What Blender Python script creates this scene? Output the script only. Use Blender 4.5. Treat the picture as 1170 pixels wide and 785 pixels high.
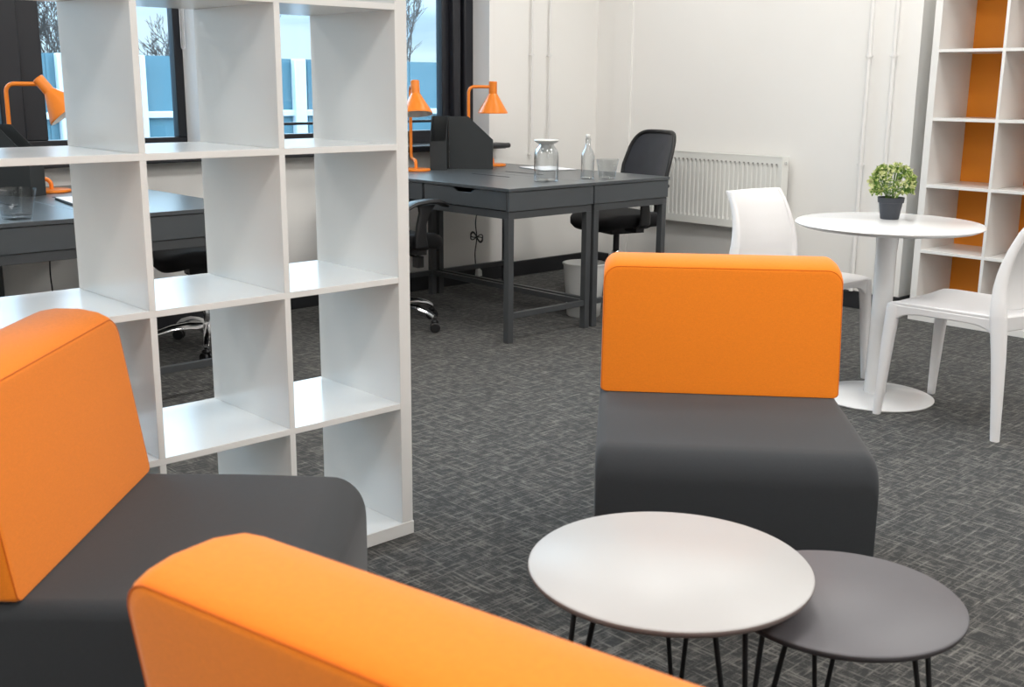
import bpy, bmesh, math, random
from mathutils import Vector, Matrix
random.seed(7)
S = bpy.context.scene
COL = S.collection
for o in list(bpy.data.objects):
    bpy.data.objects.remove(o)

# ------------------------------------------------------------------ camera, light, exposure
YAW, PITCH, ROLL = 0.7518, 0.2284, 0.0081
cam_d = bpy.data.cameras.new('camera')
cam = bpy.data.objects.new('camera', cam_d)
COL.objects.link(cam)
fw = Vector((math.sin(YAW)*math.cos(PITCH), math.cos(YAW)*math.cos(PITCH), -math.sin(PITCH)))
rt = Vector((math.cos(YAW), -math.sin(YAW), 0))
up = rt.cross(fw)
rt, up = rt*math.cos(ROLL)+up*math.sin(ROLL), -rt*math.sin(ROLL)+up*math.cos(ROLL)
m = Matrix.Identity(4)
for i in range(3):
    m[i][0] = rt[i]; m[i][1] = up[i]; m[i][2] = -fw[i]
m[0][3], m[1][3], m[2][3] = -1.8228, -2.3548, 1.2442
cam.matrix_world = m
cam_d.sensor_width = 36
cam_d.lens = 1272.7/1170*36
cam_d.clip_start = 0.05
cam_d.dof.use_dof = True
cam_d.dof.focus_distance = 4.9
cam_d.dof.aperture_fstop = 9.0
S.camera = cam

S.view_settings.view_transform = 'Standard'
S.view_settings.look = 'None'
S.view_settings.gamma = 1
S.view_settings.use_curve_mapping = False
S.view_settings.exposure = 0.0

SKY_STRENGTH = 1.4
LIGHT_WATTS = 17.5
LIGHT_COLOR = (1.0, 0.975, 0.94)

world = bpy.data.worlds.new('sky')
S.world = world
world.use_nodes = True
wn = world.node_tree.nodes; wl = world.node_tree.links
wn.clear()
w_out = wn.new('ShaderNodeOutputWorld'); w_bg = wn.new('ShaderNodeBackground')
w_tc = wn.new('ShaderNodeTexCoord'); w_map = wn.new('ShaderNodeMapping'); w_noise = wn.new('ShaderNodeTexNoise')
w_ramp = wn.new('ShaderNodeValToRGB')
w_map.inputs['Scale'].default_value = (1.5, 1.5, 7)
w_noise.inputs['Scale'].default_value = 2.2; w_noise.inputs['Detail'].default_value = 5
w_ramp.color_ramp.elements[0].position = 0.40; w_ramp.color_ramp.elements[0].color = (0.42, 0.60, 0.80, 1)
w_ramp.color_ramp.elements[1].position = 0.58; w_ramp.color_ramp.elements[1].color = (0.92, 0.965, 1.0, 1)
wl.new(w_tc.outputs['Generated'], w_map.inputs[0]); wl.new(w_map.outputs[0], w_noise.inputs['Vector'])
wl.new(w_noise.outputs[0], w_ramp.inputs[0]); wl.new(w_ramp.outputs[0], w_bg.inputs[0])
w_bg.inputs[1].default_value = SKY_STRENGTH
# an overcast sky: brighter overhead than at the horizon
w_sep = wn.new('ShaderNodeSeparateXYZ'); w_mr = wn.new('ShaderNodeMapRange')
w_mr.inputs[1].default_value = 0.05; w_mr.inputs[2].default_value = 0.45
w_mr.inputs[3].default_value = SKY_STRENGTH; w_mr.inputs[4].default_value = SKY_STRENGTH*8.0
wl.new(w_tc.outputs['Generated'], w_sep.inputs[0]); wl.new(w_sep.outputs['Z'], w_mr.inputs[0]); wl.new(w_mr.outputs[0], w_bg.inputs[1])
wl.new(w_bg.outputs[0], w_out.inputs[0])

# ------------------------------------------------------------------ materials
def mat(name, col, rough=0.5, metal=0.0, bump=0.0, bscale=200.0, var=0.0, vscale=6.0, spec=0.5, sheen=0.0, coat=0.0, trans=0.0, ior=1.45):
    mt = bpy.data.materials.new(name); mt.use_nodes = True
    nt = mt.node_tree; b = nt.nodes['Principled BSDF']
    b.inputs['Base Color'].default_value = (*col, 1)
    b.inputs['Roughness'].default_value = rough
    b.inputs['Metallic'].default_value = metal
    b.inputs['Specular IOR Level'].default_value = spec
    b.inputs['Sheen Weight'].default_value = sheen
    b.inputs['Coat Weight'].default_value = coat
    b.inputs['Transmission Weight'].default_value = trans
    b.inputs['IOR'].default_value = ior
    tc = nt.nodes.new('ShaderNodeTexCoord')
    if bump:
        n = nt.nodes.new('ShaderNodeTexNoise'); n.inputs['Scale'].default_value = bscale; n.inputs['Detail'].default_value = 3
        bp = nt.nodes.new('ShaderNodeBump'); bp.inputs['Strength'].default_value = bump; bp.inputs['Distance'].default_value = 0.002
        nt.links.new(tc.outputs['Object'], n.inputs['Vector']); nt.links.new(n.outputs[0], bp.inputs['Height'])
        nt.links.new(bp.outputs[0], b.inputs['Normal'])
    if var:
        n = nt.nodes.new('ShaderNodeTexNoise'); n.inputs['Scale'].default_value = vscale; n.inputs['Detail'].default_value = 4
        mx = nt.nodes.new('ShaderNodeMix'); mx.data_type = 'RGBA'
        mx.inputs['A'].default_value = (*[c*(1-var) for c in col], 1)
        mx.inputs['B'].default_value = (*[min(1, c*(1+var)) for c in col], 1)
        nt.links.new(tc.outputs['Object'], n.inputs['Vector']); nt.links.new(n.outputs[0], mx.inputs['Factor'])
        nt.links.new(mx.outputs['Result'], b.inputs['Base Color'])
    return mt

def fabric(name, col, sheen=0.3, scale=900):
    """woven cloth: crossed fine waves as bump and a slight colour fleck"""
    mt = mat(name, col, 0.85, sheen=sheen, spec=0.25)
    nt = mt.node_tree; b = nt.nodes['Principled BSDF']
    tc = nt.nodes.new('ShaderNodeTexCoord')
    n1 = nt.nodes.new('ShaderNodeTexNoise'); n1.inputs['Scale'].default_value = 1.0
    mp1 = nt.nodes.new('ShaderNodeMapping'); mp1.inputs['Scale'].default_value = (scale*.12, scale*.12, scale)
    n2 = nt.nodes.new('ShaderNodeTexNoise'); n2.inputs['Scale'].default_value = 1.0
    mp2 = nt.nodes.new('ShaderNodeMapping'); mp2.inputs['Scale'].default_value = (scale, scale, scale*.12)
    for mp, n in ((mp1, n1), (mp2, n2)):
        nt.links.new(tc.outputs['Object'], mp.inputs[0]); nt.links.new(mp.outputs[0], n.inputs['Vector'])
    add = nt.nodes.new('ShaderNodeMath'); add.operation = 'ADD'
    nt.links.new(n1.outputs[0], add.inputs[0]); nt.links.new(n2.outputs[0], add.inputs[1])
    bp = nt.nodes.new('ShaderNodeBump'); bp.inputs['Strength'].default_value = 0.15; bp.inputs['Distance'].default_value = 0.001
    nt.links.new(add.outputs[0], bp.inputs['Height']); nt.links.new(bp.outputs[0], b.inputs['Normal'])
    mr = nt.nodes.new('ShaderNodeMapRange'); mr.inputs[1].default_value = 0.7; mr.inputs[2].default_value = 1.3
    mx = nt.nodes.new('ShaderNodeMix'); mx.data_type = 'RGBA'
    mx.inputs['A'].default_value = (*[c*0.94 for c in col], 1)
    mx.inputs['B'].default_value = (*[min(1, c*1.06) for c in col], 1)
    nt.links.new(add.outputs[0], mr.inputs[0]); nt.links.new(mr.outputs[0], mx.inputs['Factor'])
    nt.links.new(mx.outputs['Result'], b.inputs['Base Color'])
    return mt

M = {}
M['laminate'] = mat('white_laminate', (0.80, 0.795, 0.775), 0.2, var=0.015, vscale=3)
M['wall'] = mat('wall_paint', (0.84, 0.825, 0.795), 0.7, bump=0.05, bscale=120, var=0.01)
M['ceiling'] = mat('ceiling_paint', (0.85, 0.85, 0.83), 0.9, bump=0.2, bscale=90)
M['baseboard'] = mat('charcoal_paint', (0.022, 0.023, 0.026), 0.45, var=0.1)
M['frame'] = mat('dark_window_frame', (0.016, 0.017, 0.022), 0.35, var=0.1)
M['reveal'] = mat('reveal_paint', (0.90, 0.90, 0.90), 0.6, var=0.01)
M['sill'] = mat('dark_sill', (0.025, 0.026, 0.03), 0.4, var=0.1)
M['orange'] = fabric('orange_wool', (0.84, 0.222, 0.012), 0.16)
M['seam'] = fabric('orange_seam', (0.62, 0.12, 0.004), 0.1)
M['grey_fabric'] = fabric('charcoal_wool', (0.031, 0.034, 0.038), 0.15)
M['black_plastic'] = mat('black_plastic', (0.012, 0.012, 0.013), 0.4, bump=0.1, bscale=500)
M['black_fabric'] = fabric('black_cloth', (0.010, 0.010, 0.011), 0.05)
M['desk'] = mat('grey_desk_paint', (0.072, 0.080, 0.086), 0.28, var=0.05, vscale=4)
M['desk_metal'] = mat('grey_desk_metal', (0.058, 0.062, 0.066), 0.38, metal=0.0, var=0.05)
M['slot'] = mat('black_slot', (0.006, 0.006, 0.007), 0.6, var=0.1)
M['chrome'] = mat('chrome', (0.75, 0.75, 0.76), 0.12, metal=1.0, var=0.02)
M['lamp'] = mat('orange_lacquer', (0.84, 0.23, 0.02), 0.3, var=0.02)
M['lamp_in'] = mat('white_lacquer', (0.8, 0.78, 0.75), 0.5, var=0.02)
M['card'] = mat('charcoal_card', (0.024, 0.028, 0.030), 0.6, bump=0.1, bscale=300, var=0.05)
M['plastic_white'] = mat('white_plastic', (0.80, 0.79, 0.79), 0.45, bump=0.03, bscale=300, var=0.01)
M['table_white'] = mat('white_gloss_lacquer', (0.84, 0.84, 0.84), 0.15, var=0.01)
M['radiator'] = mat('radiator_enamel', (0.80, 0.80, 0.76), 0.35, var=0.01)
M['rad_dark'] = mat('radiator_opening', (0.30, 0.29, 0.27), 0.7, var=0.05)
M['pipe'] = mat('pipe_paint', (0.78, 0.77, 0.75), 0.4, var=0.02)
M['paper'] = mat('paper', (0.85, 0.85, 0.86), 0.8, var=0.01)
M['bin'] = mat('bin_plastic', (0.72, 0.72, 0.70), 0.4, var=0.02)
M['pot'] = mat('grey_pot', (0.045, 0.050, 0.062), 0.55, var=0.06)
M['soil'] = mat('soil', (0.03, 0.02, 0.012), 0.95, bump=0.6, bscale=150, var=0.3)
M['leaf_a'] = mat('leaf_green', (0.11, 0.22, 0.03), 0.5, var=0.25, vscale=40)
M['leaf_b'] = mat('leaf_light', (0.36, 0.46, 0.12), 0.5, var=0.2, vscale=40)
M['leaf_c'] = mat('leaf_cream', (0.70, 0.72, 0.38), 0.5, var=0.15, vscale=40)
M['big_top'] = mat('pale_grey_laminate', (0.465, 0.460, 0.455), 0.40, var=0.012)
M['small_top'] = mat('mid_grey_laminate', (0.13, 0.127, 0.137), 0.45, var=0.02)
M['big_edge'] = mat('table_edge_brown', (0.20, 0.16, 0.15), 0.5, var=0.1)
M['small_edge'] = mat('table_edge_dark', (0.06, 0.055, 0.06), 0.5, var=0.1)
M['black_metal'] = mat('black_metal', (0.010, 0.010, 0.011), 0.35, var=0.1)
M['orange_panel'] = mat('orange_back_board', (0.80, 0.25, 0.010), 0.55, var=0.03)
M['glass_clear'] = mat('clear_glass', (0.97, 0.99, 1.0), 0.02, trans=1.0, var=0.001)
M['stopper'] = mat('carafe_stopper', (0.66, 0.65, 0.62), 0.35, var=0.02)
M['asphalt'] = mat('asphalt', (0.20, 0.21, 0.22), 0.9, bump=0.5, bscale=60, var=0.2)
M['cladding'] = mat('blue_cladding', (0.055, 0.125, 0.155), 0.5, var=0.22, vscale=1.2)
M['white_upvc'] = mat('outdoor_white', (0.46, 0.49, 0.52), 0.4, var=0.02)
M['bark'] = mat('bark', (0.055, 0.045, 0.042), 0.9, bump=0.5, bscale=40, var=0.3)
M['hedge'] = mat('winter_hedge', (0.10, 0.13, 0.12), 0.9, var=0.4, vscale=15)
M['silver'] = mat('bead_chain_metal', (0.7, 0.7, 0.72), 0.3, metal=0.8, var=0.02)

def pane_material():
    mt = bpy.data.materials.new('window_pane'); mt.use_nodes = True
    nt = mt.node_tree; nt.nodes.clear()
    o = nt.nodes.new('ShaderNodeOutputMaterial'); mx = nt.nodes.new('ShaderNodeMixShader')
    t = nt.nodes.new('ShaderNodeBsdfTransparent'); g = nt.nodes.new('ShaderNodeBsdfGlossy')
    t.inputs[0].default_value = (0.78, 0.90, 0.96, 1); g.inputs['Roughness'].default_value = 0.02
    fr = nt.nodes.new('ShaderNodeFresnel'); fr.inputs['IOR'].default_value = 1.45
    nt.links.new(fr.outputs[0], mx.inputs[0]); nt.links.new(t.outputs[0], mx.inputs[1]); nt.links.new(g.outputs[0], mx.inputs[2])
    nt.links.new(mx.outputs[0], o.inputs[0])
    return mt
M['pane'] = pane_material()

def thin_glass(name, tint, base):
    mt = bpy.data.materials.new(name); mt.use_nodes = True
    nt = mt.node_tree; nt.nodes.clear()
    o = nt.nodes.new('ShaderNodeOutputMaterial'); mx = nt.nodes.new('ShaderNodeMixShader')
    t = nt.nodes.new('ShaderNodeBsdfTransparent'); g = nt.nodes.new('ShaderNodeBsdfGlossy')
    t.inputs[0].default_value = (*tint, 1); g.inputs['Roughness'].default_value = 0.03
    lw = nt.nodes.new('ShaderNodeLayerWeight'); lw.inputs[0].default_value = base
    nt.links.new(lw.outputs['Facing'], mx.inputs[0]); nt.links.new(t.outputs[0], mx.inputs[1]); nt.links.new(g.outputs[0], mx.inputs[2])
    nt.links.new(mx.outputs[0], o.inputs[0])
    return mt
M['thin_glass'] = thin_glass('thin_glass', (0.965, 0.975, 0.98), 0.20)
M['smoke_glass'] = thin_glass('tumbler_glass', (0.90, 0.91, 0.915), 0.16)

def mesh_fabric():
    mt = mat('black_mesh_fabric', (0.014, 0.016, 0.024), 0.55, sheen=0.2)
    nt = mt.node_tree; b = nt.nodes['Principled BSDF']; o = nt.nodes['Material Output']
    t = nt.nodes.new('ShaderNodeBsdfTransparent'); mx = nt.nodes.new('ShaderNodeMixShader')
    tc = nt.nodes.new('ShaderNodeTexCoord')
    n = nt.nodes.new('ShaderNodeTexNoise'); n.inputs['Scale'].default_value = 7
    mr = nt.nodes.new('ShaderNodeMapRange'); mr.inputs[1].default_value = 0.4; mr.inputs[2].default_value = 0.75
    mr.inputs[3].default_value = 0.02; mr.inputs[4].default_value = 0.16
    nt.links.new(tc.outputs['Object'], n.inputs['Vector']); nt.links.new(n.outputs[0], mr.inputs[0])
    nt.links.new(mr.outputs[0], mx.inputs[0]); nt.links.new(b.outputs[0], mx.inputs[1]); nt.links.new(t.outputs[0], mx.inputs[2])
    nt.links.new(mx.outputs[0], o.inputs[0])
    return mt
M['mesh'] = mesh_fabric()

def carpet_material():
    mt = mat('carpet_tiles', (0.1, 0.1, 0.1), 0.95, spec=0.15, sheen=0.1)
    nt = mt.node_tree; b = nt.nodes['Principled BSDF']; N = nt.nodes.new; L = nt.links.new
    tc = N('ShaderNodeTexCoord')
    def streak(sc):
        mp = N('ShaderNodeMapping'); mp.inputs['Scale'].default_value = sc
        n = N('ShaderNodeTexNoise'); n.inputs['Scale'].default_value = 1.0; n.inputs['Detail'].default_value = 2.5; n.inputs['Roughness'].default_value = 0.65
        L(tc.outputs['Object'], mp.inputs[0]); L(mp.outputs[0], n.inputs['Vector']); return n.outputs[0]
    a = streak((7, 115, 1)); c = streak((115, 7, 1))
    mxm = N('ShaderNodeMath'); mxm.operation = 'MAXIMUM'; L(a, mxm.inputs[0]); L(c, mxm.inputs[1])
    r = N('ShaderNodeMapRange'); r.inputs[1].default_value = 0.52; r.inputs[2].default_value = 0.66
    r.inputs[4].default_value = 0.22
    L(mxm.outputs[0], r.inputs[0])
    big = N('ShaderNodeTexNoise'); big.inputs['Scale'].default_value = 34; big.inputs['Detail'].default_value = 3; big.inputs['Roughness'].default_value = 0.6
    L(tc.outputs['Object'], big.inputs['Vector'])
    m2 = N('ShaderNodeMath'); m2.operation = 'MULTIPLY_ADD'; m2.inputs[1].default_value = 0.6
    L(big.outputs[0], m2.inputs[0]); L(r.outputs[0], m2.inputs[2])
    fine = N('ShaderNodeTexNoise'); fine.inputs['Scale'].default_value = 260; fine.inputs['Detail'].default_value = 1
    L(tc.outputs['Object'], fine.inputs['Vector'])
    m3 = N('ShaderNodeMath'); m3.operation = 'MULTIPLY_ADD'; m3.inputs[1].default_value = 0.22
    L(fine.outputs[0], m3.inputs[0]); L(m2.outputs[0], m3.inputs[2])
    ramp = N('ShaderNodeValToRGB'); e = ramp.color_ramp.elements
    e[0].position = 0.40; e[0].color = (0.036, 0.037, 0.037, 1)
    e[1].position = 0.80; e[1].color = (0.225, 0.218, 0.203, 1)
    k = e.new(0.55); k.color = (0.104, 0.101, 0.094, 1)
    L(m3.outputs[0], ramp.inputs[0]); L(ramp.outputs[0], b.inputs['Base Color'])
    bp = N('ShaderNodeBump'); bp.inputs['Strength'].default_value = 0.7; bp.inputs['Distance'].default_value = 0.004
    L(m3.outputs[0], bp.inputs['Height']); L(bp.outputs[0], b.inputs['Normal'])
    return mt
M['carpet'] = carpet_material()

def emit_material(name, col, s):
    mt = bpy.data.materials.new(name); mt.use_nodes = True
    nt = mt.node_tree; nt.nodes.clear()
    o = nt.nodes.new('ShaderNodeOutputMaterial'); e = nt.nodes.new('ShaderNodeEmission')
    e.inputs[0].default_value = (*col, 1); e.inputs[1].default_value = s
    nt.links.new(e.outputs[0], o.inputs[0]); return mt
M['diffuser'] = emit_material('light_diffuser', (1, 0.97, 0.93), 4.0)

# ------------------------------------------------------------------ builders
def link(name, bm, material, parent=None, smooth=True, kind=None, bevel=0, seg=2, autosmooth=35, loc=None):
    me = bpy.data.meshes.new(name)
    bmesh.ops.recalc_face_normals(bm, faces=bm.faces[:])
    bm.to_mesh(me); bm.free()
    o = bpy.data.objects.new(name, me); COL.objects.link(o)
    mats = material if isinstance(material, (list, tuple)) else [material]
    for mm in mats: me.materials.append(mm)
    if smooth:
        me.set_sharp_from_angle(angle=math.radians(autosmooth))
        for p in me.polygons: p.use_smooth = True
    if bevel:
        b = o.modifiers.new('bevel', 'BEVEL'); b.width = bevel; b.segments = seg; b.limit_method = 'ANGLE'; b.angle_limit = math.radians(40)
        b.harden_normals = False
    if parent: o.parent = parent
    if kind: o['kind'] = kind
    if loc: o.location = loc
    return o

def box(bm, x0, x1, y0, y1, z0, z1):
    v = [bm.verts.new(p) for p in ((x0,y0,z0),(x1,y0,z0),(x1,y1,z0),(x0,y1,z0),(x0,y0,z1),(x1,y0,z1),(x1,y1,z1),(x0,y1,z1))]
    for f in ((0,3,2,1),(4,5,6,7),(0,1,5,4),(1,2,6,5),(2,3,7,6),(3,0,4,7)): bm.faces.new([v[i] for i in f])
    return v

def bx(name, x0, x1, y0, y1, z0, z1, material, parent=None, bevel=0.0015, seg=2, kind=None):
    bm = bmesh.new(); box(bm, x0, x1, y0, y1, z0, z1)
    return link(name, bm, material, parent, smooth=bevel > 0, bevel=bevel, seg=seg, kind=kind)

def prism(bm, pts, axis, a, b):
    """extrude polygon pts (2D) along axis from a to b"""
    def P(p, t):
        return {'x': (t, p[0], p[1]), 'y': (p[0], t, p[1]), 'z': (p[0], p[1], t)}[axis]
    A = [bm.verts.new(P(p, a)) for p in pts]; B = [bm.verts.new(P(p, b)) for p in pts]
    n = len(pts)
    bm.faces.new(A); bm.faces.new(B[::-1])
    for i in range(n): bm.faces.new([A[i], B[i], B[(i+1) % n], A[(i+1) % n]])

def lathe(bm, prof, c=(0, 0, 0), n=48, closed=False, mi=None):
    rings = []
    for r, z in prof:
        if r < 1e-6: rings.append([bm.verts.new((c[0], c[1], c[2]+z))])
        else: rings.append([bm.verts.new((c[0]+r*math.cos(2*math.pi*i/n), c[1]+r*math.sin(2*math.pi*i/n), c[2]+z)) for i in range(n)])
    pairs = list(zip(rings[:-1], rings[1:]))
    if closed: pairs.append((rings[-1], rings[0]))
    for k, (A, B) in enumerate(pairs):
        for i in range(n):
            j = (i+1) % n
            if len(A) == 1 and len(B) == 1: continue
            if len(A) == 1: f = bm.faces.new([A[0], B[i], B[j]])
            elif len(B) == 1: f = bm.faces.new([A[i], B[0], A[j]])
            else: f = bm.faces.new([A[i], B[i], B[j], A[j]])
            if mi: f.material_index = mi[k]

def tube(bm, pts, r, n=12, cap=True):
    pts = [Vector(p) for p in pts]; R = r if isinstance(r, (list, tuple)) else [r]*len(pts)
    prev = None; rings = []
    for i, p in enumerate(pts):
        t = (pts[min(i+1, len(pts)-1)]-pts[max(i-1, 0)]).normalized()
        if prev is None:
            a = Vector((0, 0, 1)) if abs(t.z) < 0.9 else Vector((1, 0, 0))
            u = t.cross(a).normalized()
        else:
            u = (prev-t*prev.dot(t)).normalized()
        prev = u; v = t.cross(u)
        rings.append([bm.verts.new(p+(u*math.cos(2*math.pi*k/n)+v*math.sin(2*math.pi*k/n))*R[i]) for k in range(n)])
    for A, B in zip(rings[:-1], rings[1:]):
        for k in range(n): bm.faces.new([A[k], A[(k+1) % n], B[(k+1) % n], B[k]])
    if cap: bm.faces.new(rings[0][::-1]); bm.faces.new(rings[-1])

def arc(c, r, a0, a1, n, f):
    return [f(c[0]+r*math.cos(a0+(a1-a0)*i/n), c[1]+r*math.sin(a0+(a1-a0)*i/n)) for i in range(n+1)]

def smooth_path(pts, per=6):
    """Catmull-Rom through points"""
    P = [Vector(p) for p in pts]; P = [P[0]*2-P[1]]+P+[P[-1]*2-P[-2]]; out = []
    for i in range(1, len(P)-2):
        for k in range(per):
            t = k/per
            out.append(0.5*((2*P[i])+(P[i+1]-P[i-1])*t+(2*P[i-1]-5*P[i]+4*P[i+1]-P[i+2])*t*t+(3*P[i]-P[i-1]-3*P[i+1]+P[i+2])*t**3))
    out.append(P[-2]); return out

def loft(bm, secs, n=20, e=3.2, cap=True):
    """secs: (center, half x, half y) superellipse rings in horizontal planes"""
    rings = []
    for c, hx, hy in secs:
        ring = []
        for k in range(n):
            a = 2*math.pi*k/n; ca, sa = math.cos(a), math.sin(a)
            ring.append(bm.verts.new((c[0]+hx*math.copysign(abs(ca)**(2/e), ca), c[1]+hy*math.copysign(abs(sa)**(2/e), sa), c[2])))
        rings.append(ring)
    for A, B in zip(rings[:-1], rings[1:]):
        for k in range(n): bm.faces.new([A[k], A[(k+1) % n], B[(k+1) % n], B[k]])
    if cap: bm.faces.new(rings[0][::-1]); bm.faces.new(rings[-1])

def thing(name, label, cat, loc=(0, 0, 0), rotz=0.0, group=None):
    o = bpy.data.objects.new(name, None); COL.objects.link(o); o.empty_display_size = 0.1
    o.location = loc; o.rotation_euler = (0, 0, rotz)
    return tag(o, label, cat, group)

def tag(o, label, cat, group=None):
    o['label'] = label; o['category'] = cat
    if group: o['group'] = group
    return o

def dup(root, loc, rotz, label, group=None):
    def cp(o, par):
        c = o.copy(); COL.objects.link(c)
        if par: c.parent = par
        for ch in o.children: cp(ch, c)
        return c
    r = cp(root, None); r.location = loc; r.rotation_euler = (0, 0, rotz); r['label'] = label
    if group: r['group'] = group
    return r
R = math.radians

# ------------------------------------------------------------------ the room
def struct(name, bm, material, **k):
    return link(name, bm, material, kind='structure', **k)
X0, XW, Y0, YW, H = -3.6, 3.96, -4.6, 3.0, 2.75
XB = 4.33                                   # back of the alcove that takes the orange-backed shelves
bm = bmesh.new(); box(bm, X0-0.3, XB+0.3, Y0-0.3, YW+0.35, -0.12, 0); struct('floor', bm, M['carpet'], smooth=False)
bm = bmesh.new(); box(bm, X0-0.3, XB+0.3, Y0-0.3, YW+0.35, H, H+0.12); struct('ceiling', bm, M['ceiling'], smooth=False)
# window wall: openings x in W1, W2, z 0.885..2.35
W1 = (-2.7, 1.005); W2 = (1.27, 2.975); ZS, ZT = 0.885, 2.35
YO = YW+0.32
bm = bmesh.new()
box(bm, X0-0.3, XB+0.3, YW, YO, 0, ZS); box(bm, X0-0.3, XB+0.3, YW, YO, ZT, H)
box(bm, X0-0.3, W1[0], YW, YO, ZS, ZT); box(bm, W1[1], W2[0], YW, YO, ZS, ZT); box(bm, W2[1], XB+0.3, YW, YO, ZS, ZT)
struct('wall_back', bm, M['wall'], smooth=False)
bm = bmesh.new(); box(bm, XW, XB+0.3, 0.66, YW, 0, H); box(bm, XB, XB+0.3, Y0, 0.66, 0, H)
struct('wall_right', bm, M['wall'], smooth=False)
bm = bmesh.new(); box(bm, XW-0.018, XW, 2.68, 2.83, 0, H); struct('trim_1', bm, M['wall'], smooth=False)
bm = bmesh.new(); box(bm, X0-0.3, X0, Y0-0.3, YW, 0, H); struct('wall_left', bm, M['wall'], smooth=False)
bm = bmesh.new(); box(bm, X0, XB+0.3, Y0-0.3, Y0, 0, H); struct('wall_front', bm, M['wall'], smooth=False)
bm = bmesh.new(); box(bm, X0, XW-0.018, YW-0.018, YW, 0, 0.10); struct('baseboard_back', bm, M['baseboard'], bevel=0.004)
bm = bmesh.new(); box(bm, XW-0.018, XW, 0.645, YW, 0, 0.10); box(bm, XW-0.018, XB, 0.642, 0.66, 0, 0.10)
struct('baseboard_right', bm, M['baseboard'], bevel=0.004)
bm = bmesh.new(); box(bm, X0, 3.03, YW-0.10, YW, 0.85, ZS)
box(bm, W1[0], W1[1], YW, YO-0.1, 0.87, ZS+0.002); box(bm, W2[0], W2[1], YW, YO-0.1, 0.87, ZS+0.002)
struct('trim_2', bm, M['sill'], bevel=0.006)
# painted reveals
bm = bmesh.new()
for (a, b) in (W1, W2):
    box(bm, b-0.004, b+0.001, YW+0.001, YO-0.1, ZS, ZT); box(bm, a-0.001, a+0.004, YW+0.001, YO-0.1, ZS, ZT)
struct('trim_3', bm, M['reveal'], smooth=False)

def window(n, x0, x1, verts, bot):
    """frame of dark profiles at the outer face of the wall"""
    ya, yb = YW+0.19, YW+0.25
    root = bpy.data.objects.new('window_%d' % n, None); COL.objects.link(root); root['kind'] = 'structure'
    bm = bmesh.new()
    box(bm, x0, x1, ya, yb, ZS, bot); box(bm, x0, x1, ya, yb, ZT-0.06, ZT)
    for (a, b) in verts:
        box(bm, a, b, ya, yb, bot, ZT-0.06)
    link('window_frame', bm, M['frame'], root, bevel=0.004)
    k = 0
    for (a, b), (c, d) in zip(verts[:-1], verts[1:]):
        bm = bmesh.new(); box(bm, b-0.005, c+0.005, ya+0.028, ya+0.034, bot-0.01, ZT-0.05)
        link('pane', bm, M['pane'], root, smooth=False)
    return root
w1 = window(1, W1[0], W1[1], [(-2.7, -2.62), (-1.5, -1.42), (0.07, 0.275), (0.955, 1.005)], 0.962)
bm = bmesh.new(); box(bm, 0.05, 0.16, YW+0.15, YW+0.19, 0.962, ZT-0.06); link('mullion', bm, M['frame'], w1, bevel=0.006)
w2 = window(2, W2[0], W2[1], [(1.27, 1.33), (2.745, 2.975)], 0.962)
bm = bmesh.new(); box(bm, 2.80, 2.86, YW+0.145, YW+0.19, 0.962, ZT-0.06); box(bm, 2.90, 2.975, YW+0.155, YW+0.19, 0.962, ZT-0.06)
link('mullion', bm, M['frame'], w2, bevel=0.008)
bm = bmesh.new(); box(bm, 1.33, 2.745, YW+0.2, YW+0.235, 1.01, 1.025); link('window_rail', bm, M['frame'], w2, bevel=0.003)
# blind pull chain beside the first window
bm = bmesh.new()
zb = 1.42
path = [(0.965, YW+0.13, ZT-0.1), (0.965, YW+0.13, zb+0.02)]+[(0.975-0.010*math.cos(t), YW+0.13, zb-0.012*math.sin(t)) for t in [i*math.pi/6 for i in range(1, 6)]]+[(0.985, YW+0.13, zb+0.02), (0.985, YW+0.13, ZT-0.1)]
tube(bm, path, 0.0028, 8)
link('blind_chain', bm, M['silver'], w1)

# ------------------------------------------------------------------ ceiling lights (above the picture)
def ceiling_light(x, y, dim):
    t = thing('ceiling_light', 'square white ceiling light panel set in the ceiling', 'ceiling light', (x, y, H), 0, 'ceiling light panels')
    bm = bmesh.new()
    for (a, b, c, d) in ((-.3, .3, -.3, -.28), (-.3, .3, .28, .3), (-.3, -.28, -.28, .28), (.28, .3, -.28, .28)):
        box(bm, a, b, c, d, -0.02, 0)
    link('light_frame', bm, M['plastic_white'], t, bevel=0.002)
    bm = bmesh.new(); box(bm, -.28, .28, -.28, .28, -0.008, 0); link('diffuser', bm, M['diffuser'], t, smooth=False)
    ld = bpy.data.lights.new('panel_lamp', 'AREA'); ld.shape = 'SQUARE'; ld.size = 0.54; ld.energy = LIGHT_WATTS*dim; ld.color = LIGHT_COLOR
    lo = bpy.data.objects.new('panel_lamp', ld); COL.objects.link(lo); lo.parent = t; lo.location = (0, 0, -0.015)
for x in (-2.4, -0.5, 1.4, 3.1):
    for y in (-3.4, -1.5, 0.4, 2.0):
        ceiling_light(x, y, 0.55 if y > 1 else 1.0)     # the row by the windows is dimmed

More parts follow.
